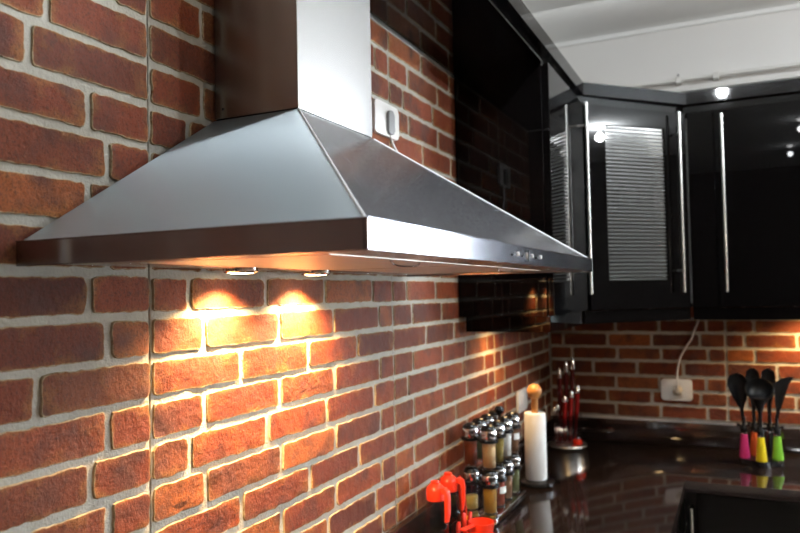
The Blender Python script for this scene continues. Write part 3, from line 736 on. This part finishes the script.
# ------------------------------------------------------------------ knife stand
kx, ky = .118, 3.205
ks = thing('knife_stand', (kx, ky, CTZ), 'round chrome knife stand with a red translucent holder in the corner', 'knife stand')
Lathe('base', [(0, .001), (.082, .001), (.085, .004), (.083, .011), (.070, .015), (0, .017)], (kx, ky, CTZ), ALU, ks, 40)
Lathe('foot_block', [(0, .0175), (.020, .0175), (.020, .034), (.012, .038), (0, .038)], (kx+.050, ky-.030, CTZ), REDT, ks, 16)
Lathe('foot_cap', [(0, .0382), (.008, .0382), (.008, .046), (0, .048)], (kx+.050, ky-.030, CTZ), CHROME, ks, 12)
ACR = thin_glass('clear_acrylic', (.80, .74, .74), .03)
bm = bmesh.new()
ca, sa = math.cos(R(33)), math.sin(R(33))
fnk = lambda a, b, h: Vector((kx+a*ca-h*sa, ky+a*sa+h*ca, CTZ+b))
for h_ in (-.030, .026):
    prism(bm, [(-.066, .018), (.056, .018), (.056, .150), (-.072, .115)], h_-.0025, h_+.0025, fnk)
obj('acrylic_panel', bm, ACR, ks)
def knife(a0, h0_, a1, z0_, z1_, label, m_):
    t_ = thing('table_knife', fnk(a0, z0_, h0_), label, 'knife', 'knives in the stand')
    p0, p1 = fnk(a0, z0_, h0_), fnk(a1, z1_, h0_)
    dv = p1-p0
    Tube('blade', [p0, p0+dv*.42], [.0050, .0080], REDDK, t_, 8)
    Tube('handle', [p0+dv*.42, p0+dv*.5, p0+dv*.86], [.0085, .0100, .0105], m_, t_, 12)
    Tube('end_cap', [p0+dv*.86, p0+dv*.96, p0+dv], [.0107, .0098, .005], CHROME, t_, 12)
REDDK = simple('red_tinted_blade', (.16, .012, .012), .15, .5)
REDB = simple('red_handle', (.22, .009, .008), .20)
for k in range(3):
    w1 = ('left', 'middle', 'right')[k]
    knife(-.030+.024*k, .006, -.028+.032*k, .020, .345+.022*k+(.008 if k == 1 else 0), 'tall dark red knife with a chrome end cap, %s of the tall row' % w1, REDD)
    knife(-.022+.026*k, -.010, -.010+.030*k, .019, .222+.022*k, 'shorter red knife with a chrome end cap, %s of the front row' % w1, REDB)
for k in range(2):
    knife(-.052+.012*k, -.004-.006*k, -.058+.010*k, .019, .175+.012*k, 'short clear-handled knife at the wall side of the stand, %s one' % ('outer', 'inner')[k], ACR)

# ------------------------------------------------------------------ utensil stand
ux, uy = .886, 3.155
us = thing('utensil_stand', (ux, uy, CTZ), 'black scalloped utensil stand base on the worktop by the back wall', 'utensil stand')
bm = bmesh.new()
pts = []
for k in range(72):
    a = 2*math.pi*k/72; r_ = .078+.010*math.cos(6*(a+math.pi/2)); pts.append((r_*math.cos(a), r_*math.sin(a)*.95))
prism(bm, pts, .001, .020, lambda a, b, h: Vector((ux+a, uy+b, CTZ+h)), .003); obj('base', bm, BLACKP, us, True)
Lathe('centre_post', [(0, .0205), (.009, .0205), (.007, .17), (0, .172)], (ux, uy, CTZ), BLACKP, us, 14)
Lathe('holder_ring', [(.0075, .118), (.018, .120), (.019, .125), (.018, .130), (.0075, .130)], (ux, uy, CTZ), BLACKP, us, 24)
def utensil(dx, dy, col, head, label, lift=0):
    x, y, z = ux+dx, uy+dy, CTZ+.0205
    t_ = thing('kitchen_utensil', (x, y, z), label, 'utensil')
    Lathe('handle', [(0, 0), (.0195, 0), (.0205, .003), (.0125, .088), (.012, .092), (0, .092)], (x, y, z), col, t_, 20)
    Lathe('ferrule', [(.0122, .0922), (.0128, .093), (.0122, .099), (.010, .100)], (x, y, z), CHROME, t_, 16)
    bm = bmesh.new(); lathe(bm, [(.010, .100), (.012, .104), (.0125, .116), (.009, .122), (.0065, .135), (.0062, .16), (0, .16)], (x, y, z), 14)
    for s in (-1, 1): tube(bm, [(x+s*.006, y, z+.118), (x+s*.016, y, z+.128), (x+s*.022, y, z+.130), (x+s*.020, y, z+.122)], .0038, 8)
    obj('collar', bm, BLACKS, t_, True)
    H = [z+.15, z+.19, z+.215, z+.245, z+.275, z+.30, z+.318, z+.326]
    bm = bmesh.new()
    def plate(outline, th, curve, xo=0, tilt=0):
        """outline: (half width left, half width right, height)"""
        n = len(outline); rows_ = []
        for (l, r_, hz) in outline:
            row = []
            for q in range(7):
                f = q/6; a = -l+(l+r_)*f
                dep = curve*(1-(2*f-1)**2)*min(1, max(0, (hz-.16)/.05))
                row.append((a+xo+tilt*(hz-.15), dep, hz))
            rows_.append(row)
        fr = [[bm.verts.new(Vector((x+a, y-th/2+dep, z+hz))) for a, dep, hz in row] for row in rows_]
        bk = [[bm.verts.new(Vector((x+a, y+th/2+dep, z+hz))) for a, dep, hz in row] for row in rows_]
        for i in range(n-1):
            for q in range(6):
                bm.faces.new((fr[i][q], fr[i][q+1], fr[i+1][q+1], fr[i+1][q])); bm.faces.new((bk[i][q+1], bk[i][q], bk[i+1][q], bk[i+1][q+1]))
            bm.faces.new((fr[i][0], fr[i+1][0], bk[i+1][0], bk[i][0])); bm.faces.new((fr[i+1][6], fr[i][6], bk[i][6], bk[i+1][6]))
        for i in (0, n-1):
            for q in range(6): bm.faces.new((fr[i][q+1], fr[i][q], bk[i][q], bk[i][q+1]))
    if head == 'spoon':
        plate([(.006, .006, .15), (.007, .007, .19), (.017, .016, .212), (.033, .030, .25), (.041, .034, .28), (.039, .031, .305), (.028, .021, .322), (.008, .006, .330)], .004, .022, -.002, -.08)
    elif head == 'ladle':
        tube(bm, [(x, y, z+.15), (x, y, z+.20)], [.0065, .008], 12)
        mm_ = Matrix.Rotation(R(48), 3, 'X')
        pr = [(0, -.046)]+[(.051*math.sin(R(a)), -.048*math.cos(R(a))) for a in range(15, 91, 15)]+[(.050, .001), (.0485, -.002)]+[(.047*math.sin(R(a)), -.044*math.cos(R(a))) for a in range(75, 0, -15)]+[(0, -.042)]
        lathe(bm, pr, (x, y-.004, z+.278), 24, mm_)
        tube(bm, [(x, y, z+.185), (x, y-.002, z+.215), (x, y-.004, z+.245)], [.008, .017, .034], 16)
    elif head == 'turner':
        plate([(.006, .006, .15), (.007, .007, .19), (.014, .012, .215), (.023, .019, .26), (.026, .025, .295), (.010, .034, .312), (-.020, .037, .322)], .004, .002, .0, .16)
    else:
        plate([(.006, .006, .15), (.008, .008, .20), (.020, .020, .25), (.027, .027, .30), (.022, .022, .334), (.008, .008, .345)], .004, .012)
    obj('head', bm, BLACKS, t_, True)
PINK = simple('pink_plastic', (.62, .035, .17), .35); YEL = simple('yellow_handle', (.80, .62, .012), .35); GRN = simple('green_plastic', (.20, .48, .035), .35); ORG = simple('orange_plastic', (.75, .12, .02), .35)
utensil(-.058, -.016, PINK, 'spoon', 'black spoon with a pink handle in the utensil stand')
utensil(.000, -.062, YEL, 'ladle', 'black ladle with a yellow handle in the utensil stand')
utensil(.058, -.016, GRN, 'turner', 'black slanted turner with a green handle in the utensil stand')
utensil(-.020, .040, ORG, 'other', 'black spoon with an orange handle at the back of the utensil stand')
utensil(.036, .044, BLACKP, 'other', 'black spatula at the back right of the utensil stand')
